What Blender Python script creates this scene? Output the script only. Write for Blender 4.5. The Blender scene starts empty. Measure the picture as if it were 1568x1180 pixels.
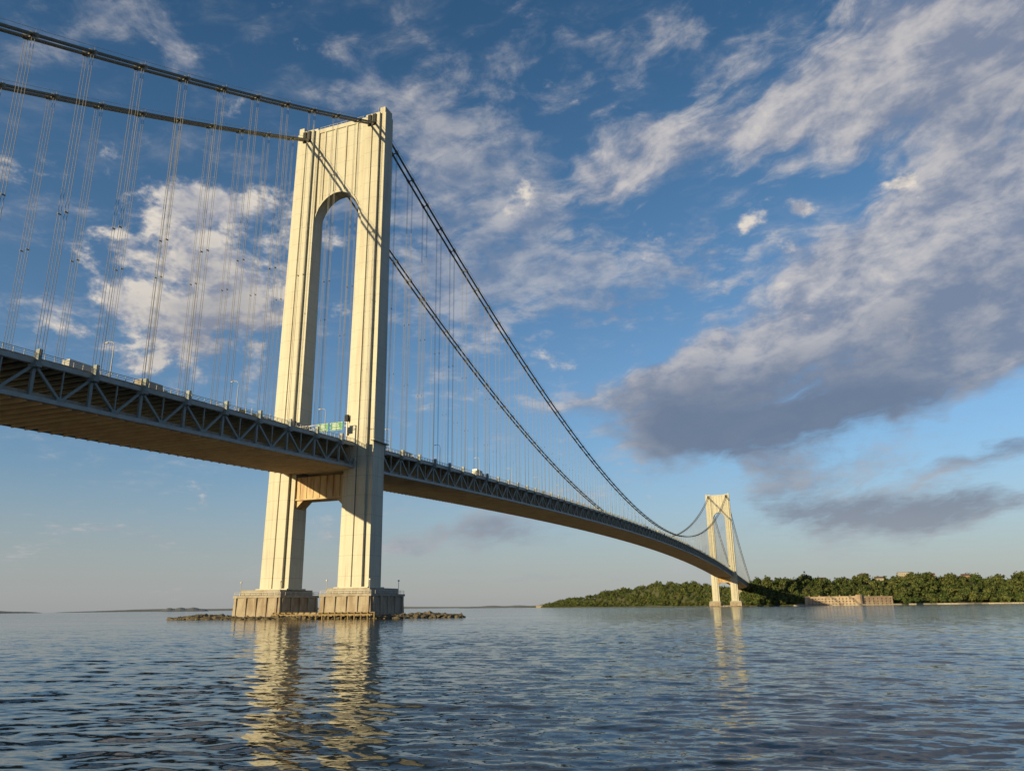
import bpy, math, random
import numpy as np
from mathutils import Vector, Matrix
random.seed(7); rng=np.random.default_rng(11)
R=math.radians
scene=bpy.context.scene
COL=scene.collection
scene.view_settings.view_transform='Standard'
scene.view_settings.look='None'
scene.view_settings.exposure=0

# ------------------------------------------------------------------ node expression helper
class E:
    def __init__(s,nt,sock): s.nt=nt; s.k=sock
    def _m(s,op,*a,clamp=False):
        n=s.nt.nodes.new('ShaderNodeMath'); n.operation=op; n.use_clamp=clamp
        for i,v in enumerate((s,)+a):
            if isinstance(v,E): s.nt.links.new(v.k,n.inputs[i])
            else: n.inputs[i].default_value=float(v)
        return E(s.nt,n.outputs[0])
    def __add__(s,o): return s._m('ADD',o)
    __radd__=__add__
    def __sub__(s,o): return s._m('SUBTRACT',o)
    def __rsub__(s,o): return (s*-1)+o
    def __mul__(s,o): return s._m('MULTIPLY',o)
    __rmul__=__mul__
    def __truediv__(s,o): return s._m('DIVIDE',o)
    def mx(s,o): return s._m('MAXIMUM',o)
    def mn(s,o): return s._m('MINIMUM',o)
    def clamp(s): return s._m('ADD',0.0,clamp=True)
    def ss(s,a,b):
        n=s.nt.nodes.new('ShaderNodeMapRange'); n.interpolation_type='SMOOTHSTEP'
        s.nt.links.new(s.k,n.inputs[0]); n.inputs[1].default_value=a; n.inputs[2].default_value=b
        return E(s.nt,n.outputs[0])
def vec(nt,*c):
    n=nt.nodes.new('ShaderNodeCombineXYZ')
    for i,v in enumerate(c):
        if isinstance(v,E): nt.links.new(v.k,n.inputs[i])
        else: n.inputs[i].default_value=float(v)
    return n.outputs[0]
def noise(nt,v,scale,detail=6,rough=.55,dist=0.0,out=0):
    n=nt.nodes.new('ShaderNodeTexNoise'); nt.links.new(v,n.inputs['Vector'])
    n.inputs['Scale'].default_value=scale; n.inputs['Detail'].default_value=detail
    n.inputs['Roughness'].default_value=rough; n.inputs['Distortion'].default_value=dist
    return E(nt,n.outputs[out])
def mixc(nt,f,a,b,typ='MIX'):
    n=nt.nodes.new('ShaderNodeMix'); n.data_type='RGBA'; n.blend_type=typ
    for idx,v in ((0,f),(6,a),(7,b)):
        if isinstance(v,E): nt.links.new(v.k,n.inputs[idx])
        elif hasattr(v,'links'): nt.links.new(v,n.inputs[idx])
        elif idx==0: n.inputs[0].default_value=v
        else: n.inputs[idx].default_value=(v[0],v[1],v[2],1)
    return n.outputs[2]

# ------------------------------------------------------------------ sun + world
SUN_EL=11.5; SUN_AZ=228.0
sd=Vector((math.sin(R(SUN_AZ))*math.cos(R(SUN_EL)),math.cos(R(SUN_AZ))*math.cos(R(SUN_EL)),math.sin(R(SUN_EL))))
ld=bpy.data.lights.new('sun','SUN'); ld.energy=5.0; ld.angle=R(.5); ld.color=(1,.79,.44)
lo=bpy.data.objects.new('sun',ld); COL.objects.link(lo); lo.location=(-200,-200,300)
lo.rotation_euler=(-sd).to_track_quat('-Z','Y').to_euler()

world=bpy.data.worlds.new('World'); scene.world=world; world.use_nodes=True
nt=world.node_tree; nt.nodes.clear()
out=nt.nodes.new('ShaderNodeOutputWorld'); bg=nt.nodes.new('ShaderNodeBackground'); bg.inputs[1].default_value=.1
nt.links.new(bg.outputs[0],out.inputs[0])
sky=nt.nodes.new('ShaderNodeTexSky'); sky.sky_type='NISHITA'; sky.sun_disc=False
sky.sun_elevation=R(SUN_EL); sky.sun_rotation=R(SUN_AZ); sky.altitude=0; sky.air_density=1.0; sky.dust_density=.6; sky.ozone_density=2.5
tc=nt.nodes.new('ShaderNodeTexCoord'); sp=nt.nodes.new('ShaderNodeSeparateXYZ'); nt.links.new(tc.outputs['Generated'],sp.inputs[0])
X,Y,Z=[E(nt,sp.outputs[i]) for i in range(3)]
Zc=Z.mx(0.0)
az=X._m('ARCTAN2',Y)*57.2958
el=Zc._m('ARCSINE')*57.2958
den=Zc+.10
P=vec(nt,X/den,Y/den,0.0)
Dv=vec(nt,X,Y,Zc*1.5)
Dv2=vec(nt,X-.020,Y-.01,(Zc+.012)*1.5)
wn=nt.nodes.new('ShaderNodeTexNoise'); nt.links.new(Dv,wn.inputs['Vector']); wn.inputs['Scale'].default_value=7; wn.inputs['Detail'].default_value=3; wn.inputs['Roughness'].default_value=.6
ws=nt.nodes.new('ShaderNodeSeparateColor'); nt.links.new(wn.outputs['Color'],ws.inputs[0])
azw=az+(E(nt,ws.outputs[0])-.5)*8.0; elw=el+(E(nt,ws.outputs[1])-.5)*4.5
AE=vec(nt,azw,elw,0.0)
def field(L):
    f=None
    for (a,e,ra,re,rot,w) in L:
        m=nt.nodes.new('ShaderNodeMapping'); m.vector_type='TEXTURE'; nt.links.new(AE,m.inputs['Vector'])
        m.inputs['Location'].default_value=(a,e,0); m.inputs['Rotation'].default_value=(0,0,R(rot)); m.inputs['Scale'].default_value=(ra,re,1)
        d=nt.nodes.new('ShaderNodeVectorMath'); d.operation='DOT_PRODUCT'; nt.links.new(m.outputs[0],d.inputs[0]); nt.links.new(m.outputs[0],d.inputs[1])
        p=nt.nodes.new('ShaderNodeMath'); p.operation='POWER'; p.inputs[0].default_value=.36788; nt.links.new(d.outputs['Value'],p.inputs[1])
        g=nt.nodes.new('ShaderNodeMath'); g.operation='MULTIPLY_ADD'; nt.links.new(p.outputs[0],g.inputs[0]); g.inputs[1].default_value=w
        if f is None: g.inputs[2].default_value=0
        else: nt.links.new(f.k,g.inputs[2])
        f=E(nt,g.outputs[0])
    return f
crisp=[(-22.0,21.8,6.4,5.8,0,.92),(-23.0,27.5,5.6,1.9,4,.75),(-29.5,21.0,2.6,3.2,0,.65),(-26,16.5,3.8,2,0,.5),
 (-37.5,25.5,2.2,3,0,.45),(-36,18,2.2,1.4,0,.5),
 (19.7,26.0,1.6,.7,14,.7),(23,26.7,1.0,.8,0,.75),(29,27.4,1.4,.7,8,.75),(22,19.4,1.2,.8,0,.65)]
band=[(33,31,11,7,20,.85),(40,36,9,7,0,.7),(20,33.0,13,3.0,5,.85),(9,31,6,2.4,10,.6),(28,37,6,3,20,.5),
 (30.5,22.3,11,3.4,12,1.0),(18,17.6,10,2.8,16,.9),(37,23,8,5,8,.9),(8.5,15.5,8,1.6,8,.55),(30,16,10,3.2,6,.95),(37,18,7,3.2,0,.8),
 (15.5,12.0,8,2.9,-6,1.05),(24.5,12.8,9,2.2,4,.95),(20,26.6,8,1.5,8,-.8),(33,11.4,5,1.1,4,-.5),
 (21,6.6,4.6,1.6,0,1.0),(30,5.4,7.0,1.5,6,1.05),(34,8.8,5,.8,5,.85),(23,8.8,5,.8,6,.4),
 (-2,5.6,7,1.2,0,.95),(-8,4.5,5,.6,0,.6),(4,7.4,5,.8,0,.5),(2,2.2,10,.6,0,.55)]
soft=[(-35.7,36,5,2.2,-8,.6),(-28,37.6,5,2.2,-8,.6),(-13,38.3,5,2.4,-5,.55),(-5,34,7,4.5,0,.78),(0,28.5,9,4.8,0,.82),(3.5,23.5,8,3.0,0,.8),
 (-4.5,22.5,6,5,0,.6),(14,23.8,7,2.4,10,.65),(12.3,39.5,9,2.8,0,.6),(3,40,6,3,0,.3),(14,36,5,2,10,.2),(-33,22,4,7,0,.4),(-28.8,5.2,4,.6,0,.75),(-24.4,4.6,1.4,.5,-15,.7),(-34,3.6,5,.7,0,.6),(-14,30,5,4,0,.4),(-8,17,5,3,0,.25)]
dark=[(15.5,11.4,8,2.8,-6,1.0),(25,12.4,9,2.1,4,.95),(21,6.2,5.5,1.8,0,1.05),(30,5.4,7,1.8,6,1.05),(33,9.0,6,1.0,4,.8),(-2,5.4,8,1.5,0,.8),(2,2.2,10,.9,0,.5),
 (-20.5,18.5,6,4.8,0,.5),(15,15.5,9,2.0,8,.65),(28,16.0,10,2.6,8,.6),(-36,22,3,6,0,.3),(37,30,6,5,0,.2),(34,20,7,2,6,.25)]
Fc=field(crisp); Fb=field(band); Fs=field(soft); Fd=field(dark)
Na=noise(nt,P,3.4,6,.62,.3); Nb=noise(nt,Dv,14,6,.62,.15); Nb2=noise(nt,Dv2,14,4,.62,.15)
Nf=noise(nt,P,10.0,6,.62,.3)
cr,sr=math.cos(R(16)),math.sin(R(16))
us=azw*cr+elw*sr; vs_=elw*cr-azw*sr
Ns=noise(nt,vec(nt,us*.05,vs_*.19,az*.004),2.2,7,.6,.3)
sidew=az._m('ABSOLUTE').ss(42,70)
away=(sidew+el.ss(42,52)).clamp()
ac=(Fc+away*.15+(Nb-.5)*2.4+(Na-.5)*.6).ss(.32,.80)*.95
ab=(Fb+(Ns-.5)*1.9+(Nb-.5)*1.1+(Nf-.5)*.4).ss(.25,1.10)*.88
asf=((Fs+(Nf-.5)*2.5+(Na-.5)*.8+(Ns-.5)*.7).ss(.26,1.12))*.52
veil=((Ns-.5)*2.0+(Nf-.5)*1.4).ss(-.15,.9)*.27
inv=(1.0-ac)*(1.0-ab)*(1.0-asf)*(1.0-veil)
alpha=1.0-inv
K=10.0
def c(r,g,b): return (r*K,g*K,b*K)
lit=((Nb-Nb2)*6.0+.5).clamp()
cumul=mixc(nt,lit,c(.34,.36,.43),c(.78,.71,.62))
cumul=mixc(nt,(Fc+(Nb-.5)*1.2).ss(.65,1.3)*.6,cumul,c(.33,.35,.42))
bl=((Nb-Nb2)*2.4+(Ns-.5)*2.4+(Nf-.5)*.9+(Na-.5)*.8+.46).ss(-.15,1.15)
bandc=mixc(nt,bl,c(.22,.26,.36),c(.60,.57,.56))
ccol=mixc(nt,(ac*1.3).clamp(),bandc,cumul)
ccol=mixc(nt,(Fd*(.6+Nb*.8)).clamp()*.95,ccol,c(.135,.17,.25))
# sky tuned by elevation; haze near horizon
rp=nt.nodes.new('ShaderNodeValToRGB'); nt.links.new((el/50.0).k,rp.inputs[0])
cr_=rp.color_ramp; cr_.elements[0].position=0; cr_.elements[0].color=(.60,.60,.62,1)
cr_.elements[1].position=1; cr_.elements[1].color=(.36,.58,.68,1)
for p_,q_ in ((.12,(.66,.71,.80,1)),(.3,(.70,.80,.88,1)),(.6,(.54,.72,.80,1)),(.8,(.40,.62,.72,1))):
    e_=cr_.elements.new(p_); e_.color=q_
tint=mixc(nt,1.0,rp.outputs[0],(1.62,1.62,1.62),'MULTIPLY')
skyc=mixc(nt,1.0,sky.outputs[0],tint,'MULTIPLY')
hz=el.ss(11,0)
fin=mixc(nt,alpha*el.ss(.2,2.0),skyc,ccol)
fin=mixc(nt,hz*.70,fin,c(.39,.41,.445))
# unseen sky beside and behind the viewer darkened to blue, weakening the fill light
fin=mixc(nt,sidew*.65,fin,c(.10,.14,.21))
nt.links.new(fin,bg.inputs[0])

# ------------------------------------------------------------------ camera (3.2 m above water)
cam=bpy.data.cameras.new('camera'); co=bpy.data.objects.new('camera',cam); COL.objects.link(co)
cam.sensor_width=36; cam.lens=27.07; cam.clip_end=90000; cam.clip_start=.2
co.matrix_world=Matrix.Translation((0,0,3.2))@(Matrix.Rotation(R(90+16.06),4,'X')@Matrix.Rotation(R(-.65),4,'Z'))
scene.camera=co

# ------------------------------------------------------------------ materials
def mat(name,base,rough=.7,c2=None,sc=1.0,vs=(1,1,1),amt=.5,bump=0,bsc=5,metal=0,seam=None,thr=(.4,.65),spec=.5,streak=0):
    m=bpy.data.materials.new(name); m.use_nodes=True; n=m.node_tree; b=n.nodes['Principled BSDF']
    b.inputs['Roughness'].default_value=rough; b.inputs['Metallic'].default_value=metal
    b.inputs['Specular IOR Level'].default_value=spec
    t=n.nodes.new('ShaderNodeTexCoord'); s=n.nodes.new('ShaderNodeSeparateXYZ'); n.links.new(t.outputs['Object'],s.inputs[0])
    x,y,z=[E(n,s.outputs[i]) for i in range(3)]
    col=mixc(n,0.0,base,base)
    if c2:
        nn=noise(n,vec(n,x*vs[0],y*vs[1],z*vs[2]),sc,5,.6).ss(*thr)
        col=mixc(n,nn*amt,base,c2)
        n2=noise(n,t.outputs['Object'],sc*6,3,.6)
        col=mixc(n,(n2-.35)*.35,col,tuple(q*.55 for q in base))
    if streak:
        n3=noise(n,vec(n,x*1.6,y*1.6,z*.035),1.0,3,.6).ss(.56,.74); col=mixc(n,n3*streak,col,(.30,.17,.08))
        n4=noise(n,vec(n,x*.12,y*.12,z*.12),1.0,3,.6).ss(.45,.7); col=mixc(n,n4*.18,col,tuple(q*.6 for q in base))
    if seam:
        f=(z/seam)._m('FRACT'); ln=f._m('LESS_THAN',.035)
        col=mixc(n,ln*.35,col,tuple(q*.4 for q in base))
    n.links.new(col,b.inputs['Base Color'])
    if bump:
        bn=n.nodes.new('ShaderNodeBump'); bn.inputs['Distance'].default_value=bump
        n.links.new(noise(n,t.outputs['Object'],bsc,4,.6).k,bn.inputs['Height']); n.links.new(bn.outputs[0],b.inputs['Normal'])
    return m
M_tow=mat('tower_paint',(.59,.575,.46),.5,(.38,.30,.18),.35,(1,1,.06),.55,seam=7.3,thr=(.46,.75),streak=.5)
M_strut=mat('strut_paint',(.58,.44,.22),.55,(.36,.18,.06),.4,(1,1,.2),.8)
M_steel=mat('truss_paint',(.27,.32,.31),.5,(.18,.20,.18),.5,(1,1,1),.5)
M_chord=mat('chord_paint',(.42,.46,.45),.5,(.28,.29,.26),.5,(1,1,1),.5)
M_under=mat('deck_underside',(.80,.64,.42),.6,(.60,.44,.28),.12,(1,1,1),.6)  # pale warm tan, raised to stand in for sun bounced off the water
M_road=mat('asphalt',(.05,.05,.052),.85,(.07,.07,.068),1.5,(1,1,1),.6)
M_line=mat('road_paint',(.75,.75,.72),.6)
M_cable=mat('cable_paint',(.20,.20,.16),.55,(.30,.26,.17),.5,(1,1,1),.4)
M_rope=mat('suspender_rope',(.36,.34,.28),.5)
M_rail=mat('rail_paint',(.42,.43,.41),.5)
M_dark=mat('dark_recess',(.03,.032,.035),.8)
M_pier=mat('pier_masonry',(.46,.40,.30),.85,(.28,.21,.14),.35,(1,1,.35),.8,bump=.15,bsc=1.5,seam=1.5,streak=.5)
M_pcon=mat('pier_concrete',(.44,.41,.34),.85,(.28,.22,.15),.5,(1,1,.3),.7,streak=.4)
M_rock=mat('rocks',(.17,.14,.085),.9,(.05,.045,.035),.3,(1,1,1),.8,bump=.2,bsc=1.2)
M_lamp=mat('galvanised_steel',(.50,.50,.48),.4)
M_green=mat('sign_green',(.01,.28,.13),.5)
M_white=mat('white_paint',(.75,.75,.73),.5)
M_yel=mat('yellow_panel',(.65,.48,.15),.6)

# ------------------------------------------------------------------ mesh builder in bridge coordinates
BETA=R(21.3); C0=np.array([-73.0,297.5]); dv=np.array([math.sin(BETA),math.cos(BETA)]); rv=np.array([math.cos(BETA),-math.sin(BETA)])
def W(s,t,z):
    p=C0+dv*s+rv*t; return (p[0],p[1],z)
class MB:
    def __init__(s): s.v=[]; s.f=[]; s.m=[]; s.mi=0
    def add(s,vs,fs,mi=None):
        o=len(s.v); s.v+=[tuple(q) for q in vs]; s.f+=[tuple(o+i for i in f) for f in fs]; s.m+=[s.mi if mi is None else mi]*len(fs)
    def box8(s,p,mi=None):
        s.add(p,[(0,3,2,1),(4,5,6,7),(0,1,5,4),(1,2,6,5),(2,3,7,6),(3,0,4,7)],mi)
    def sbox(s,s0,s1,t0,t1,z0,z1,mi=None):
        s.box8([W(s0,t0,z0),W(s1,t0,z0),W(s1,t1,z0),W(s0,t1,z0),W(s0,t0,z1),W(s1,t0,z1),W(s1,t1,z1),W(s0,t1,z1)],mi)
    def box(s,x0,x1,y0,y1,z0,z1,mi=None):
        s.box8([(x0,y0,z0),(x1,y0,z0),(x1,y1,z0),(x0,y1,z0),(x0,y0,z1),(x1,y0,z1),(x1,y1,z1),(x0,y1,z1)],mi)
    def beam(s,a,b,w,h,mi=None):
        a=np.array(a,float); b=np.array(b,float); d=b-a; d/=np.linalg.norm(d)
        ref=np.array([0,0,1.]) if abs(d[2])<.95 else np.array([rv[0],rv[1],0])
        u=np.cross(d,ref); u/=np.linalg.norm(u); q=np.cross(u,d)
        u*=w/2; q*=h/2
        s.box8([a-u-q,a+u-q,a+u+q,a-u+q,b-u-q,b+u-q,b+u+q,b-u+q],mi)
    def tube(s,pts,r,n=8,mi=None):
        pts=np.array(pts,float); vs=[]; fs=[]
        for i,p in enumerate(pts):
            d=pts[min(i+1,len(pts)-1)]-pts[max(i-1,0)]; d/=np.linalg.norm(d)
            ref=np.array([0,0,1.]) if abs(d[2])<.95 else np.array([1.,0,0])
            u=np.cross(d,ref); u/=np.linalg.norm(u); q=np.cross(u,d)
            rr=r[i] if hasattr(r,'__len__') else r
            for k in range(n):
                a=2*math.pi*k/n; vs.append(p+rr*(math.cos(a)*u+math.sin(a)*q))
        for i in range(len(pts)-1):
            for k in range(n):
                fs.append((i*n+k,i*n+(k+1)%n,(i+1)*n+(k+1)%n,(i+1)*n+k))
        fs.append(tuple(range(n))[::-1]); fs.append(tuple((len(pts)-1)*n+k for k in range(n)))
        s.add(vs,fs,mi)
    def prism(s,low,up,mi=None):
        n=len(low); fs=[(i,(i+1)%n,n+(i+1)%n,n+i) for i in range(n)]
        fs+=[tuple(range(n))[::-1],tuple(range(n,2*n))]
        s.add(list(low)+list(up),fs,mi)
    def obj(s,name,mats,parent=None,smooth=False):
        me=bpy.data.meshes.new(name); me.from_pydata(s.v,[],s.f)
        for m in mats: me.materials.append(m)
        me.polygons.foreach_set('material_index',s.m)
        if smooth: me.polygons.foreach_set('use_smooth',[True]*len(s.f))
        me.update()
        import bmesh
        bm=bmesh.new(); bm.from_mesh(me); bmesh.ops.recalc_face_normals(bm,faces=bm.faces); bm.to_mesh(me); bm.free()
        o=bpy.data.objects.new(name,me); COL.objects.link(o)
        if parent: o.parent=parent
        return o
def empty(name):
    o=bpy.data.objects.new(name,None); COL.objects.link(o); return o
bridge=empty('suspension_bridge')
L=1298.0; PN=L/86; 
def zb(s):
    if s<0: return 55+.042*s
    if s>L: return 55-.042*(s-L)
    return 70-15*(1-2*s/L)**2
TD=8.3; TT=15.7
def zc(s):
    if s<0: x=-s; return 206.5-.53*x+.0003*x*x
    if s>L: x=s-L; return 206.5-.53*x+.0003*x*x
    return 84+122.5*(1-2*s/L)**2

# towers
def tower(sc,name):
    b=MB()
    def ring(sg,z,h):
        to=23.9+(22.6-23.9)*h; ti=10.8+.5*h; hd=5.4-1.2*h; nt_=2.3; ns=1.15; tm=(to+ti)/2
        pts=[(ti+nt_,-hd),(tm-.28,-hd),(tm-.28,-hd+.7),(tm+.28,-hd+.7),(tm+.28,-hd),(to-nt_,-hd),(to-nt_,-hd+ns),(to,-hd+ns),(to,hd-ns),(to-nt_,hd-ns),(to-nt_,hd),(tm+.28,hd),(tm+.28,hd-.7),(tm-.28,hd-.7),(tm-.28,hd),(ti+nt_,hd),(ti+nt_,hd-ns),(ti,hd-ns),(ti,-hd+ns),(ti+nt_,-hd+ns)]
        return [W(sc+s,sg*t,z) for t,s in pts]
    for sg in (-1,1):
        b.prism(ring(sg,10.5,0),ring(sg,209,1))
        b.sbox(sc-2.6,sc+2.6,sg*12.4,sg*21.3,209,210.2)
        b.sbox(sc-2.9,sc+2.9,sg*19.7,sg*22.2,209,212.0)
        for tt in (15.55,17.95):
            for q in (-1,1):
                b.sbox(sc+q*3.4,sc+q*4.8,sg*(tt-.75),sg*(tt+.75),203.0,208.3,1)
        b.tube([W(sc,sg*17,210),W(sc,sg*17,215)],.09,5)
        b.tube([W(sc+1,sg*13.5,210),W(sc+1,sg*13.5,212.5)],.12,5)
        b.sbox(sc-5.8,sc+5.8,sg*10.2,sg*24.5,9.9,10.9)
        b.sbox(sc-6.1,sc-4.9,sg*11.6,sg*13.0,72.5,75.0,1)
        b.sbox(sc-5.6,sc+5.6,sg*23.2,sg*24.8,64.2,64.5); 
        b.beam(W(sc-5.6,sg*24.8,65.6),W(sc+5.6,sg*24.8,65.6),.1,.1)
    n=28; arch=[(11.38*math.cos(a),161.5+14.0*math.sin(a)) for a in np.linspace(0,math.pi,n)]
    for q0,q1 in zip(arch[:-1],arch[1:]):
        t0,z0=q0; t1,z1=q1
        b.box8([W(sc-2.4,t0,z0),W(sc+2.4,t0,z0),W(sc+2.4,t1,z1),W(sc-2.4,t1,z1),W(sc-2.4,t0,208),W(sc+2.4,t0,208),W(sc+2.4,t1,208),W(sc-2.4,t1,208)])
        for q in (-1,1):
            b.box8([W(sc+q*2.35,t0,z0),W(sc+q*2.75,t0,z0),W(sc+q*2.75,t1,z1),W(sc+q*2.35,t1,z1),
                    W(sc+q*2.35,t0*1.0,z0+1.1),W(sc+q*2.75,t0*1.0,z0+1.1),W(sc+q*2.75,t1,z1+1.1),W(sc+q*2.35,t1,z1+1.1)])
    for tt in (-8.2,-2.8,2.8,8.2):
        za=161.5+14*math.sqrt(max(0,1-(tt/11.38)**2))+1.0
        for q in (-1,1): b.sbox(sc+q*2.38,sc+q*2.8,tt-.35,tt+.35,za,207.4)
    b.sbox(sc-2.85,sc+2.85,-11.3,11.3,207.3,209.2)
    for q in (-1,1): b.beam(W(sc+q*2.6,-11.3,210.2),W(sc+q*2.6,11.3,210.2),.1,.1)
    for tt in np.arange(-11,11.1,2.2): b.beam(W(sc-2.6,tt,209.1),W(sc-2.6,tt,210.2),.1,.1)
    o=b.obj(name,[M_tow,M_dark],bridge)
    b=MB(); b.sbox(sc-3.2,sc+3.2,-11.3,11.3,44.2,52.6)
    for sg in (-1,1):
        b.prism([W(sc-2.9,sg*11.3,44.3),W(sc-2.9,sg*6.8,44.3),W(sc-2.9,sg*11.3,40.2)],[W(sc+2.9,sg*11.3,44.3),W(sc+2.9,sg*6.8,44.3),W(sc+2.9,sg*11.3,40.2)])
    for tt in np.arange(-9,9.1,3): b.sbox(sc-3.4,sc-3.2,tt-.12,tt+.12,44.3,52.5)
    b.sbox(sc-3.6,sc+3.6,-11.3,11.3,43.7,44.2)
    b.obj(name+'_lower_strut',[M_strut],bridge)
    b=MB()
    for sg in (-1,1):
        def rg(e,z): 
            t0,t1=sg*(9.0-e),sg*(29.0+e); s0,s1=sc-11-e,sc+11.5+e
            return [W(s0,t0,z),W(s0,t1,z),W(s1,t1,z),W(s1,t0,z)]
        b.prism(rg(.8,-3),rg(.3,7.6),0)
        b.prism(rg(.7,7.6),rg(.7,8.4),1)
        b.prism(rg(-1.2,8.4),rg(-1.2,10.4),1)
        for k in range(5):
            tt=9.6+k*4.6
            b.sbox(sc-11.9,sc-11.2,sg*tt,sg*(tt+1.0),-2,7.6,0)
            ss_=sc-10.4+k*5.1
            b.sbox(ss_,ss_+1.0,sg*29.3,sg*29.9,-2,7.6,0); b.sbox(ss_,ss_+1.0,sg*8.7,sg*8.1,-2,7.6,0)
        t0,t1,s0,s1=sg*8.6,sg*29.4,sc-11.4,sc+11.9
        cs=[(s0,t0),(s0,t1),(s1,t1),(s1,t0),(s0,t0)]
        for (a,c_),(d,e) in zip(cs[:-1],cs[1:]):
            for zz in (9.0,9.6): b.beam(W(a,c_,zz),W(d,e,zz),.09,.09,2)
            for q in np.linspace(0,1,9)[:-1]:
                b.beam(W(a+(d-a)*q,c_+(e-c_)*q,8.4),W(a+(d-a)*q,c_+(e-c_)*q,9.65),.1,.1,2)
        for (a,c_) in ((s0+1.5,t0+sg*1.5),(s0+1.5,t1-sg*1.5),(s1-1.5,t1-sg*1.5)):
            b.tube([W(a,c_,8.4),W(a,c_,13.0)],.1,6,2); b.sbox(a-.25,a+.25,c_-.25,c_+.25,13.0,13.5,2)
    b.sbox(sc-6,sc+6,-8.5,8.5,-3,2.2,1)
    b.sbox(sc-12,sc-10,-8.3,8.3,-3,1.6,0)
    b.obj(name+'_pier',[M_pier,M_pcon,M_lamp],bridge)
tower(0,'near_tower'); tower(L,'far_tower')

# cables
b=MB()
for sg in (-1,1):
    for tt in (15.55,17.95):
        for (a,e,n) in ((-372,0,50),(0,L,140),(L,L+372,50)):
            ss_=np.linspace(a,e,n); b.tube([W(s,sg*tt,zc(s)) for s in ss_],.46,8)
    for tt in (15.0,18.5):
        for (a,e,n) in ((-372,0,50),(0,L,140),(L,L+372,50)):
            ss_=np.linspace(a,e,n); b.tube([W(s,sg*tt,zc(s)+1.35) for s in ss_],.055,4,1)
rope=MB()
k0,k1=-24,110
for k in range(k0,k1+1):
    s=k*PN
    if abs(s)<8 or abs(s-L)<8: continue
    z=zc(s)
    sl=(zc(s+1)-zc(s-1))/2
    for sg in (-1,1):
        for tt in (15.55,17.95):
            b.tube([W(s-.9,sg*tt,z-.9*sl),W(s+.9,sg*tt,z+.9*sl)],.62,8)
            zt=zb(s)+TD+1.2
            if z-zt>1.5:
                for ds in (-.36,.36):
                    rope.tube([W(s+ds,sg*tt,z),W(s+ds,sg*(16.75+(tt-16.75)*.9),zt)],.060,6)
        b.beam(W(s,sg*15.55,z-.2),W(s,sg*17.95,z-.2),.35,.35)
        for tt in (15.0,18.5): b.beam(W(s,sg*tt,z),W(s,sg*tt,z+1.4),.08,.08,1)
        if z-zb(s)>60:
            zm=zb(s)+TD+(z-zb(s)-TD)*.45
            rope.beam(W(s-.5,sg*15.6,zm),W(s+.5,sg*15.6,zm),.22,.3); rope.beam(W(s-.5,sg*17.9,zm),W(s+.5,sg*17.9,zm),.22,.3)
b.obj('main_cables',[M_cable,M_rope],bridge,True)
rope.obj('suspender_ropes',[M_rope],bridge,True)

# deck + stiffening truss
tr=MB(); dk=MB(); rl=MB()
for k in range(k0,k1):
    s0=k*PN; s1=s0+PN; sm=(s0+s1)/2
    a0,a1,am=zb(s0),zb(s1),zb(sm)
    for sg in (-1,1):
        t=sg*TT
        tr.beam(W(s0,t,a0),W(s1,t,a1),.85,1.0,1)
        tr.beam(W(s0,t,a0+TD),W(s1,t,a1+TD),.9,1.05,1)
        tr.beam(W(s0,t,a0+.5),W(s0,t,a0+TD-.5),.75,.75,0)
        tr.beam(W(s0,t,a0+TD-.6),W(sm,t,am+.5),.62,.62,0)
        tr.beam(W(sm,t,am+.5),W(s1,t,a1+TD-.6),.62,.62,0)
        tr.beam(W(sm,t,am+.5),W(sm,t,am+TD-.5),.32,.32,0)
        tr.sbox(s0-1.1,s0+1.1,t-.47,t+.47,a0+TD-1.5,a0+TD-.4,0)
        tr.sbox(sm-1.1,sm+1.1,t-.45,t+.45,am+.4,am+1.3,0)
        tr.sbox(s0-.42,s0+.42,sg*16.2,sg*17.3,a0+TD-.6,a0+TD+2.8,0)
        tr.sbox(s0-.6,s0+.6,sg*16.0,sg*17.5,a0+TD-1.4,a0+TD-.4,0)
        te=sg*15.35
        for hh,w in ((.75,.08),(1.15,.08),(1.55,.12)):
            rl.beam(W(s0,te,a0+TD+.9+hh),W(s1,te,a1+TD+.9+hh),w,w,0)
        for q in range(6):
            ss_=s0+PN*q/6; zz=zb(ss_)+TD+.8
            rl.beam(W(ss_,te,zz),W(ss_,te,zz+1.7),.12,.16,0)
        rl.beam(W(s0,sg*14.9,a0+TD+.95),W(s1,sg*14.9,a1+TD+.95),.3,.85,1)
        rl.beam(W(s0,sg*14.3,a0+1.3),W(s1,sg*14.3,a1+1.3),.3,.9,1)
    def slab(t0,t1,o0,o1,mi):
        dk.box8([W(s0,t0,a0+o0),W(s1,t0,a1+o0),W(s1,t1,a1+o0),W(s0,t1,a0+o0),W(s0,t0,a0+o1),W(s1,t0,a1+o1),W(s1,t1,a1+o1),W(s0,t1,a0+o1)],mi)
    slab(-15.2,15.2,TD+.2,TD+.55,0)
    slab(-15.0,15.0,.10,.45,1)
    slab(-.3,.3,TD+.55,TD+1.4,3)
    for tt in (-14.2,-10.9,-7.3,-3.7,-.6,.6,3.7,7.3,10.9,14.2): slab(tt-.07,tt+.07,TD+.553,TD+.558,2)
    for q in range(4):
        ss_=s0+PN*q/4
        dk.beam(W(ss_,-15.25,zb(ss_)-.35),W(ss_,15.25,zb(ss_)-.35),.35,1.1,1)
        dk.beam(W(ss_,-15.3,zb(ss_)+TD-.2),W(ss_,15.3,zb(ss_)+TD-.2),.35,.85,4)
tr.obj('stiffening_truss',[M_steel,M_chord],bridge)
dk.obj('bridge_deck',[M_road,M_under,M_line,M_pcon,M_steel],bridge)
rl.obj('bridge_railing',[M_rail,M_pcon],bridge)
b=MB()
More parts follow.
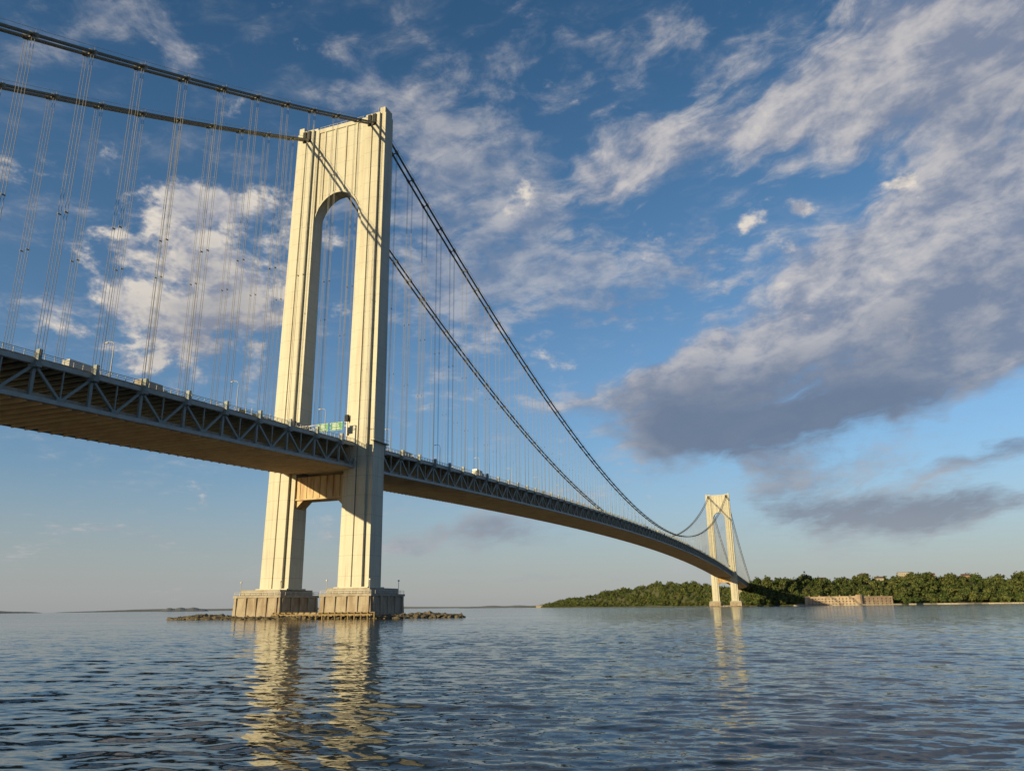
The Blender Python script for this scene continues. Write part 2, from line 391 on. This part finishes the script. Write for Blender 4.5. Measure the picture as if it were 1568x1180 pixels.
for (a,e) in ((-430,-362),(L+362,L+430)):
    b.sbox(a,e,-24,24,-5,46); b.sbox(a-1,e+1,-25,25,36,38)
b.obj('anchorage_block',[M_pcon],bridge)

# ------------------------------------------------------------------ lamps, vehicles, sign gantry, work platform
def lamp_mesh():
    b=MB()
    b.tube([(0,0,0),(0,0,.5)],.22,8); b.tube([(0,0,.5),(0,0,8.2)],[.17,.12],8)
    b.tube([(0,0,8.2),(.15,0,8.9),(.7,0,9.4),(1.6,0,9.6),(2.3,0,9.55)],.10,6)
    b.box(2.1,3.1,-.2,.2,9.42,9.6); b.box(2.2,3.0,-.15,.15,9.36,9.42,1)
    o=b.obj('street_lamp',[M_lamp,M_white]); return o
lm=lamp_mesh(); first=True
rotr=math.atan2(rv[1],rv[0])
for i,s in enumerate(list(range(-345,1298,46))):
    for sg in (-1,1):
        ss_=s+ (23 if sg<0 else 0)
        if first: o=lm; first=False
        else: o=bpy.data.objects.new('street_lamp',lm.data); COL.objects.link(o)
        o.location=W(ss_,sg*14.75,zb(ss_)+TD+1.35)
        o.rotation_euler=(0,0,rotr+(math.pi if sg>0 else 0))
M_glass=mat('window_glass',(.03,.035,.04),.1); M_tyre=mat('tyre_rubber',(.02,.02,.02),.9)
def car(name,colr,truck=False):
    m=mat(name+'_paint',colr,.3); b=MB()
    if truck:
        b.box(-5.2,2.2,-1.25,1.25,1.0,3.9,0); b.box(-5.1,4.3,-1.0,1.0,.6,.98,3)
        cab=lambda y:[(2.4,y,.7),(4.6,y,.7),(4.65,y,1.7),(4.2,y,2.8),(2.4,y,2.9)]
        b.prism(cab(-1.15),cab(1.15),1)
        b.box(4.28,4.62,-1.0,1.0,1.85,2.1,2); b.box(2.9,4.2,-1.17,-1.155,1.8,2.5,2); b.box(2.9,4.2,1.155,1.17,1.8,2.5,2)
        wh=[(-4,.5),(-2.9,.5),(3.4,.5)]; rr=.5; yy=1.2
    else:
        pr=lambda y:[(-2.3,y,.35),(2.3,y,.35),(2.35,y,.75),(1.3,y,.95),(-2.2,y,1.0),(-2.35,y,.7)]
        b.prism(pr(-.9),pr(.9),0)
        cb=lambda y,k:[(-1.9,y,.96),(1.15,y,.93),(.5,y*k,1.48),(-1.4,y*k,1.5)]
        b.prism(cb(-.82,.82),cb(.82,.82),2)
        b.box(-1.35,.45,-.66,.66,1.49,1.54,0)
        wh=[(-1.45,.34),(1.45,.34)]; rr=.34; yy=.82
    for x,z in wh:
        for sy in (-1,1): b.tube([(x,sy*(yy-.2),z),(x,sy*(yy+.06),z)],rr,14,3)
    return b.obj(name,[m,M_white if truck else m,M_glass,M_tyre])
protos=[car('truck',(.55,.54,.50),True),car('car',(.45,.03,.03)),car('car',(.6,.6,.6)),car('car',(.05,.07,.12)),car('truck',(.40,.34,.24),True),car('car',(.7,.7,.68))]
lanes=[12.6,9.1,5.5,2,-2,-5.5,-9.1]
used=[False]*len(protos)
spots=[(-118,9.1,0),(-96,9.1,4),(-62,9.1,5),(-52,12.6,2),(-128,5.5,3),(25,12.6,1),(48,9.1,0),(70,12.6,2)]
for s in range(90,1200,26): spots.append((s+random.uniform(-9,9),random.choice(lanes[:3]),random.choice([0,1,2,3,5,0,4])))
for s in range(-150,1100,60): spots.append((s+random.uniform(-9,9),random.choice(lanes[3:]),random.choice([0,1,2,3,5])))
for s,t,pi in spots:
    p=protos[pi]
    if not used[pi]: o=p; used[pi]=True
    else: o=bpy.data.objects.new(p.name.split('.')[0],p.data); COL.objects.link(o)
    o.location=W(s,t,zb(s)+TD+.56)
    o.rotation_euler=(0,0,(math.pi/2-BETA) if t>0 else (-math.pi/2-BETA))
# sign gantry
b=MB(); s=-8.5; z0=zb(s)+TD+.5
for t in (-14.4,14.4): b.beam(W(s,t,z0),W(s,t,z0+8),.4,.4)
for zz in (6.4,8): b.beam(W(s,-14.4,z0+zz),W(s,14.4,z0+zz),.2,.2)
for i in range(12):
    b.beam(W(s,-14.4+i*2.4,z0+6.4+(1.6 if i%2 else 0)),W(s,-12+i*2.4,z0+6.4+(0 if i%2 else 1.6)),.12,.12)
for (a,c_) in ((1.2,6.4),(7.4,12.8)):
    b.sbox(s-.55,s-.40,a,c_,z0+5.0,z0+8.2,1)
    b.sbox(s-.58,s-.555,a+.12,c_-.12,z0+5.12,z0+5.22,2); b.sbox(s-.58,s-.555,a+.12,c_-.12,z0+7.98,z0+8.08,2)
    for q in (5.8,6.7,7.4): b.sbox(s-.58,s-.555,a+.7,c_-1.0-(q-5.8)*.6,z0+q-.14,z0+q+.14,2)
b.obj('highway_sign_gantry',[M_lamp,M_green,M_white])
# maintenance scaffold beside the far leg
b=MB(); s0,s1=-46,-10; z0=zb(-20)+TD+.3; ta_,tb_=-4.5,-14.6
for i in range(12):
    ss_=s0+(s1-s0)*i/11
    for t in (ta_,tb_):
        b.beam(W(ss_,t,zb(ss_)+TD+.5),W(ss_,t,z0+7.2+(i%3)*.8),.22,.22)
    b.beam(W(ss_,ta_,z0+5.2),W(ss_,tb_,z0+5.2),.2,.2)
for zz in (2.5,4.9,5.2,6.2,7.0):
    for t in (ta_,tb_): b.beam(W(s0,t,z0+zz),W(s1,t,z0+zz),.18,.18)
b.sbox(s0,s1,ta_,tb_,z0+5.3,z0+5.42,1)
for i in range(11):
    ss_=s0+(s1-s0)*i/11; se=ss_+(s1-s0)/11
    b.beam(W(ss_,ta_,z0+.5),W(se,ta_,z0+5.0),.15,.15)
    if i%3!=1: b.sbox(ss_+.3,se-.3,ta_+.1,ta_+.2,z0+5.4,z0+6.9,1)
b.obj('maintenance_scaffold',[M_rail,M_yel])

# ------------------------------------------------------------------ rocks round the piers
import bmesh
def rocks(name,cs,ct,es,et,n,zmax,hl=1.0):
    ico=bmesh.new(); bmesh.ops.create_icosphere(ico,subdivisions=1,radius=1); iv=np.array([v.co[:] for v in ico.verts]); fi=[tuple(v.index for v in f.verts) for f in ico.faces]; ico.free()
    b=MB()
    low=[];up=[]
    for a in np.linspace(0,2*math.pi,49)[:-1]:
        k=1+.10*math.sin(3*a+1)+.06*math.sin(7*a)
        low.append(W(cs+es*1.0*k*math.sin(a),ct+et*1.0*k*math.cos(a),-2)); up.append(W(cs+es*.9*k*math.sin(a),ct+et*.9*k*math.cos(a),zmax*.2))
    b.prism(low,up)
    for i in range(n):
        a=random.uniform(0,2*math.pi); q=random.uniform(.78,1.04); k=1+.10*math.sin(3*a+1)+.06*math.sin(7*a)
        s=cs+es*q*k*math.sin(a); t=ct+et*q*k*math.cos(a)
        hh=.25+.75*abs(math.cos(a))**1.5*(.6+.4*math.sin(9*a+2))
        r=random.uniform(.4,1.0)**1.5*1.5*hl; z=zmax*.55*hh*(1-abs(q-.88)/.2)+random.uniform(-.4,.1)
        m=iv*np.array([r*random.uniform(.8,1.6),r*random.uniform(.8,1.6),r*random.uniform(.4,.8)])+rng.normal(0,.16*r,iv.shape)
        p=np.array(W(s,t,z)); b.add(m+p,fi)
    return b.obj(name,[M_rock])
rocks('rock_breakwater',2,-11,20,57,2200,2.4)
rocks('rock_breakwater',L,0,26,38,250,1.8,1.3)
b=MB()
for t in np.arange(-8,34,2.6): b.tube([W(-15.5,t,-2),W(-15.5,t,2.3)],.28,7)
b.sbox(-15.9,-15.1,-8.5,33,1.2,1.7); b.sbox(-15.2,-12.2,-8.5,33,2.0,2.3)
b.obj('timber_fender',[mat('weathered_timber',(.34,.25,.11),.9,(.14,.10,.06),.6,(1,1,1),.6)])

# ------------------------------------------------------------------ water (one sheet to the horizon)
rad=[0.0,4,8]; r=12.0
while r<240: rad.append(r); r*=1.0050
while r<60000: rad.append(r); r*=1.04
rad=np.array(rad)
ang=np.concatenate([np.arange(-50,50,.125),np.arange(50,310,4)])
A,Rr=np.meshgrid(np.radians(ang),rad)
xx=Rr*np.sin(A); yy=Rr*np.cos(A); zz=np.zeros_like(xx)
cell=np.maximum(np.gradient(rad)[:,None]*np.ones_like(xx), .01)
wr=np.random.default_rng(5)
for i in range(76):
    lam=.28*(4.6/.28)**(wr.random()**1.2); th=R(192)+wr.normal(0,.40); kx,ky=math.sin(th)*2*math.pi/lam,math.cos(th)*2*math.pi/lam
    amp=.0155*lam/(2*math.pi)
    if lam>2: amp*=.75
    wgt=np.clip((lam/cell-2.5)/3,0,1)
    ph=kx*xx+ky*yy+wr.random()*6.28+.7*np.sin(.05*xx+.07*yy+i)+.6*np.sin(.31*xx-.17*yy+2*i)
    zz+=wgt*amp*(np.sin(ph)+.25*np.sin(2*ph+1.5))*(1+.5*np.sin(.11*xx*math.cos(i)+.13*yy*math.sin(i)+i))
nr,na=xx.shape
co_=np.stack([xx,yy,zz],-1).reshape(-1,3).astype(np.float32)
i0=np.arange(nr-1)[:,None]*na; j=np.arange(na)[None,:]; j1=(j+1)%na
q=np.stack([i0+j,i0+j1,i0+na+j1,i0+na+j],-1).reshape(-1,4)[:, ::-1]
def fastmesh(name,co_,quads,m,smooth=True):
    me=bpy.data.meshes.new(name); me.vertices.add(len(co_)); me.vertices.foreach_set('co',co_.astype(np.float32).ravel())
    k=quads.shape[1]
    me.loops.add(quads.size); me.loops.foreach_set('vertex_index',quads.astype(np.int32).ravel())
    me.polygons.add(len(quads)); me.polygons.foreach_set('loop_start',np.arange(0,quads.size,k,dtype=np.int32))
    me.polygons.foreach_set('use_smooth',np.full(len(quads),smooth))
    me.materials.append(m); me.update(calc_edges=True); me.validate()
    o=bpy.data.objects.new(name,me); COL.objects.link(o); return o
mw=bpy.data.materials.new('sea_water'); mw.use_nodes=True; n=mw.node_tree; b_=n.nodes['Principled BSDF']
b_.inputs['Base Color'].default_value=(.006,.013,.017,1); b_.inputs['IOR'].default_value=1.333; b_.inputs['Roughness'].default_value=.06
geo=n.nodes.new('ShaderNodeNewGeometry'); s_=n.nodes.new('ShaderNodeSeparateXYZ'); n.links.new(geo.outputs['Position'],s_.inputs[0])
x,y=E(n,s_.outputs[0]),E(n,s_.outputs[1])
ca,sa=math.cos(R(12)),math.sin(R(12))
u=(x*ca-y*sa)*.45; v=x*sa+y*ca
def ncol(vx,sc,ax,ay,det=3,mul=None):
    t=n.nodes.new('ShaderNodeTexNoise'); n.links.new(vx,t.inputs['Vector']); t.inputs['Scale'].default_value=sc; t.inputs['Detail'].default_value=det; t.inputs['Roughness'].default_value=.6
    a=n.nodes.new('ShaderNodeVectorMath'); a.operation='SUBTRACT'; n.links.new(t.outputs['Color'],a.inputs[0]); a.inputs[1].default_value=(.5,.5,.5)
    m_=n.nodes.new('ShaderNodeVectorMath'); m_.operation='MULTIPLY'; n.links.new(a.outputs[0],m_.inputs[0]); m_.inputs[1].default_value=(ax,ay,0)
    r_=m_.outputs[0]
    if mul is not None:
        k_=n.nodes.new('ShaderNodeVectorMath'); k_.operation='SCALE'; n.links.new(r_,k_.inputs[0]); n.links.new(mul.k,k_.inputs['Scale']); r_=k_.outputs[0]
    return r_
def vadd(a,b2):
    t=n.nodes.new('ShaderNodeVectorMath'); t.operation='ADD'; n.links.new(a,t.inputs[0]); n.links.new(b2,t.inputs[1]); return t.outputs[0]
pv=vec(n,u,v,0.0)
# wind patches: calmer and rougher areas
patch=noise(n,vec(n,u*.6,v,0.0),.022,3,.6).ss(.35,.65)*.7+.7
nn=vadd(geo.outputs['Normal'],vadd(ncol(pv,.5,.06,.20,3,patch),ncol(pv,3.0,.13,.46,3,patch)))
nm=n.nodes.new('ShaderNodeVectorMath'); nm.operation='NORMALIZE'; n.links.new(nn,nm.inputs[0]); n.links.new(nm.outputs[0],b_.inputs['Normal'])
fastmesh('water',co_,q,mw)

# ------------------------------------------------------------------ far shore
WP=np.array([(0,5200,5300,2),(1.6,4200,4300,8),(2.4,3500,3700,16),(5.4,3000,3250,38),(8,2750,3000,56),(10.1,2450,2700,66),(11.9,2300,2560,62),(13.9,2050,2350,44),(15.4,1800,2150,37),(16.2,1720,2000,38),(17,1700,1880,46),(18.9,1640,1850,47),(21,1590,1850,45),(23,1575,1850,44),(25.5,1590,1850,46),(26.9,1610,1850,49),(29,1630,1870,45),(30.5,1640,1880,40),(33,1650,1880,47),(37,1650,1900,48),(45,1500,1850,44),(62,1200,1600,40)],float)
def ground(a,w):
    ds=np.interp(a,WP[:,0],WP[:,1])+18*np.sin(a*2.1)+8*np.sin(a*7.7); dr=np.interp(a,WP[:,0],WP[:,2]); H=np.interp(a,WP[:,0],WP[:,3])
    H=H+(3.0*np.sin(a*1.9+1)+2.2*np.sin(a*5.1))*(H>20)-2
    D=np.where(w<=1,ds+(dr-ds)*w,dr+(w-1)*900)
    t=np.clip((w-.12)/.88,0,1); z=np.where(w<.03,-3+w/.03*5.0,2.0+np.maximum(H-2,0)*(t*t*(3-2*t)+.10*np.sin(w*9+a*1.3)*np.sin(w*3.14)))
    z=np.where(w>1,2+np.maximum(H-2,0)*(1-.3*np.clip(w-1,0,1)),z)
    return D*np.sin(np.radians(a)),D*np.cos(np.radians(a)),z
aa=np.arange(0,62,.12); ww=np.concatenate([[0,.015,.03,.06],np.linspace(.12,1,22),[1.2,1.5,2,3]])
Ag,Wg=np.meshgrid(aa,ww); gx,gy,gz=ground(Ag,Wg); gz=gz+rng.normal(0,.4,gz.shape)*(Wg>.1)
n0,n1=gx.shape; i0=np.arange(n0-1)[:,None]*n1; j=np.arange(n1-1)[None,:]
tq=np.stack([i0+j,i0+j+1,i0+n1+j+1,i0+n1+j],-1).reshape(-1,4)[:, ::-1]
M_ter=mat('hillside_ground',(.075,.09,.03),.95,(.13,.11,.06),.02,(1,1,1),.7)
fastmesh('hill_terrain',np.stack([gx,gy,gz],-1).reshape(-1,3),tq,M_ter)
# tree mass
NT=7600
ta=rng.uniform(1.6,48,NT*2); tw=rng.uniform(.05,1.25,NT*2)
den_=np.sin(ta*5+tw*9)+np.sin(ta*13.7-tw*17)
keep=(rng.random(NT*2)<.85-.80*(den_<-.75))
inf=(ta>20.0)&(ta<25.9)&(tw<.16); keep&=~inf
ta=ta[keep][:NT]; tw=tw[keep][:NT]
tx,ty,tz=ground(ta,tw); nT=len(ta)
lump=.5+.5*np.sin(ta*6.3+2*np.sin(ta*2.2)+tw*5)*np.sin(ta*2.9+tw*11)
sc_=rng.uniform(.40,1.1,nT)*(.72+.85*lump)*np.where(tw<.2,.75,1.0)*(np.clip(np.interp(ta,WP[:,0],WP[:,3])/30,.35,1))
Q=54
dirs=rng.normal(size=(nT,Q,3)); dirs/=np.linalg.norm(dirs,axis=2,keepdims=True); dirs[:,:,2]=np.abs(dirs[:,:,2])*1.0-.35*(rng.random((nT,Q)))
rr=(.62+.42*rng.random((nT,Q,1)))
lob=1+.3*np.sin(dirs[:,:,:1]*5+rng.uniform(0,6,(nT,1,1)))*np.cos(dirs[:,:,1:2]*4+rng.uniform(0,6,(nT,1,1)))
asp=rng.uniform(.78,1.28,(nT,1,1))
cen=np.stack([tx,ty,tz+7.0*sc_],-1)[:,None,:]+dirs*rr*lob*np.array([5.4,5.4,6.8])*sc_[:,None,None]*np.concatenate([asp,asp,1/asp],2)
nrm=dirs+rng.normal(0,.5,dirs.shape); nrm/=np.linalg.norm(nrm,axis=2,keepdims=True)
up_=rng.normal(size=dirs.shape); uu=np.cross(nrm,up_); uu/=np.linalg.norm(uu,axis=2,keepdims=True); vv=np.cross(nrm,uu)
sz=rng.uniform(.7,1.6,(nT,Q,1))*sc_[:,None,None]**.6
c4=np.stack([cen-uu*sz-vv*sz*.7,cen+uu*sz-vv*sz*.6,cen+uu*sz*.8+vv*sz,cen-uu*sz*.9+vv*sz*.8],2).reshape(-1,3)
tv=[];h=8.0*sc_
for dx,dy in ((.35,0),(-.2,.3),(-.2,-.3)):
    tv.append(np.stack([tx+dx,ty+dy,tz-1],-1)); tv.append(np.stack([tx+dx*.3,ty+dy*.3,tz+h],-1))
tv=np.stack(tv,1)
base=len(c4); tq_=[]
for a,b2,c_,d in ((0,2,3,1),(2,4,5,3),(4,0,1,5)): tq_.append(base+np.arange(nT)[:,None]*6+np.array([[a,b2,c_,d]]))
allq=np.concatenate([np.arange(base).reshape(-1,4)]+tq_); allv=np.concatenate([c4,tv.reshape(-1,3)])
mf=bpy.data.materials.new('foliage'); mf.use_nodes=True; n=mf.node_tree; bs=n.nodes['Principled BSDF']; bs.inputs['Roughness'].default_value=.8; bs.inputs['Specular IOR Level'].default_value=.1
g=n.nodes.new('ShaderNodeNewGeometry'); ri=E(n,g.outputs['Random Per Island'])
nz=noise(n,g.outputs['Position'],.03,3,.65).ss(.38,.62); nz2=noise(n,g.outputs['Position'],.11,2,.5).ss(.4,.6)
cc=mixc(n,ri,(.050,.08,.022),(.12,.155,.045)); cc=mixc(n,nz*.7,cc,(.17,.17,.055)); cc=mixc(n,nz2*.6,cc,(.028,.05,.018)); n.links.new(cc,bs.inputs['Base Color'])  # last mix paints dark shadow patches into the leaf colour
fastmesh('distant_trees',allv,allq,mf,False)

def AD(a,D,z=0): return (D*math.sin(R(a)),D*math.cos(R(a)),z)
# coastal fort
M_fort=mat('granite_wall',(.50,.40,.29),.9,(.28,.20,.14),.06,(1,1,1),.7,seam=1.2,streak=.4); M_froof=mat('fort_roof',(.20,.17,.13),.9)
fort=empty('coastal_fort')
def wing(p0,p1,h,rows,name,nb):
    b=MB(); p0=np.array(p0[:2]);p1=np.array(p1[:2]); d=p1-p0; Ln=np.linalg.norm(d); d/=Ln; nrm=np.array([d[1],-d[0]])
    if np.dot(nrm,-p0)<0: nrm=-nrm
    def bx(a,e,f,g_,z0,z1,mi):
        P_=lambda q,w_,z:(*(p0+d*q+nrm*w_),z)
        b.box8([P_(a,f,z0),P_(e,f,z0),P_(e,g_,z0),P_(a,g_,z0),P_(a,f,z1),P_(e,f,z1),P_(e,g_,z1),P_(a,g_,z1)],mi)
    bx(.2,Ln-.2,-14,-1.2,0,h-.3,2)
    bx(0,Ln,-13.8,.0,h-.3-1.8,h,0); bx(-.4,Ln+.4,-14,.4,h,h+.8,0)
    rh=(h-2.1)/rows
    for r_ in range(rows):
        z0=r_*rh
        bx(0,Ln,-1.2,0,z0,z0+rh*.40,0)
        st=Ln/nb
        for i in range(nb+1):
            a=max(0,i*st-st*.31); e=min(Ln,i*st+st*.31); bx(a,e,-1.2,-.02,z0+rh*.40,z0+rh,0)
        for i in range(nb):
            bx(i*st+st*.31,(i+1)*st-st*.31,-1.2,-.04,z0+rh*.84,z0+rh,0)
    for i in range(0,nb,3): bx(i*Ln/nb,i*Ln/nb+2.2,-9,-7,h+.8,h+2.2+.6*(i%2),0)
    b.obj(name,[M_fort,M_froof,M_dark],fort)
p0,p1,p2=AD(20.1,1600),AD(23.3,1560),AD(25.3,1600)
wing(p0,p1,15.5,3,'seaward_wall',15); wing(p1,p2,15.0,3,'side_wall',8)
b=MB()
b.tube([(p1[0],p1[1],-1),(p1[0],p1[1],17.5)],5.5,8,0); b.tube([(p1[0],p1[1],17.5),(p1[0],p1[1],18.3)],6,8,0); b.tube([(p0[0],p0[1],-1),(p0[0],p0[1],16.5)],4.5,8,0)
b.obj('corner_turret',[M_fort],fort)
b=MB(); b.prism([AD(19.2,1590,-2),AD(23.3,1548,-2),AD(26.1,1590,-2),AD(25.0,1700,-2),AD(20.2,1700,-2)],[AD(19.2,1590,2.2),AD(23.3,1548,2.2),AD(26.1,1590,2.2),AD(25.0,1700,2.2),AD(20.2,1700,2.2)])
b.obj('foundation',[M_pcon],fort)
b=MB()
pts=[AD(a,float(np.hypot(*ground(np.array(a),np.array(0.0))[:2]))-3) for a in np.arange(26.2,48,.4)]
for a,c_ in zip(pts[:-1],pts[1:]): b.beam((a[0],a[1],1.0),(c_[0],c_[1],1.0),2.0,2.6)
b.obj('seawall',[M_pcon])
# houses among the trees
M_brick=mat('brick_wall',(.36,.22,.15),.9,(.28,.17,.12),.6,(1,1,1),.5); M_cream=mat('render_wall',(.50,.45,.36),.9,(.40,.35,.28),.4,(1,1,1),.5); M_tile=mat('roof_tile',(.14,.09,.07),.9,(.09,.06,.05),.5,(1,1,1),.5)
def house(a,w,L_,D_,H_,wall,rot,flat=False):
    gx_,gy_,gz_=ground(np.array(a),np.array(w)); b=MB()
    b.box(-L_/2,L_/2,-D_/2,D_/2,-3,H_,0)
    if flat: b.box(-L_/2-.4,L_/2+.4,-D_/2-.4,D_/2+.4,H_,H_+.7,1)
    else:
        e=.6; b.add([(-L_/2-e,-D_/2-e,H_),(L_/2+e,-D_/2-e,H_),(L_/2+e,D_/2+e,H_),(-L_/2-e,D_/2+e,H_),(-L_/2-e,0,H_+D_*.4),(L_/2+e,0,H_+D_*.4)],[(0,1,5,4),(2,3,4,5),(0,4,3),(1,2,5),(0,3,2,1)],1)
    for fl in range(int(H_//3.2)):
        for i in range(int(L_//3.5)):
            x=-L_/2+1.7+i*3.5
            for q in (-1,1): b.box(x-.6,x+.6,q*(D_/2+.01),q*(D_/2+.06),fl*3.2+1,fl*3.2+2.6,2)
    b.box(-.6,.6,-D_/2-.1,-D_/2-.01,0,2.2,1)
    o=b.obj('house' if not flat else 'apartment_building',[wall,M_tile,M_glass]); o.location=(gx_,gy_,gz_+1); o.rotation_euler=(0,0,rot)
house(26.2,.93,26,12,15,M_cream,-.3,True); house(23.8,.97,16,10,12,M_brick,-.5)
house(21.2,.92,15,10,11,M_cream,-.2); house(29.6,.93,15,10,11,M_brick,-.5); house(24.7,.9,13,9,11,M_cream,-.1); house(27.7,.95,14,9,12,M_brick,-.3)
house(1.9,.3,50,14,8,M_cream,0,True)
# far low coasts
b=MB()
def coast(a0,a1,D,h,n=80):
    rows=[]
    for i in range(n+1):
        a=a0+(a1-a0)*i/n; e=math.sin(math.pi*min(1,min(i,n-i)/(n*.3))/2)**.7; hh=h*e*(.85+.12*math.sin(i*.31+D)+.06*random.random())
        rows.append((AD(a,D,-3),AD(a,D+60,hh),AD(a,D+400,hh),AD(a,D+460,-3)))
    for r0,r1 in zip(rows[:-1],rows[1:]):
        for k in range(3): b.add([r0[k],r1[k],r1[k+1],r0[k+1]],[(0,1,2,3)])
coast(-41,-30.5,9000,28); coast(-60,-42,9000,30); coast(-24.0,-20.9,6500,30); coast(-4.0,3.2,6000,18); coast(-30,-1,16000,50)
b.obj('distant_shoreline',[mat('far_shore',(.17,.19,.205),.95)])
print('built')
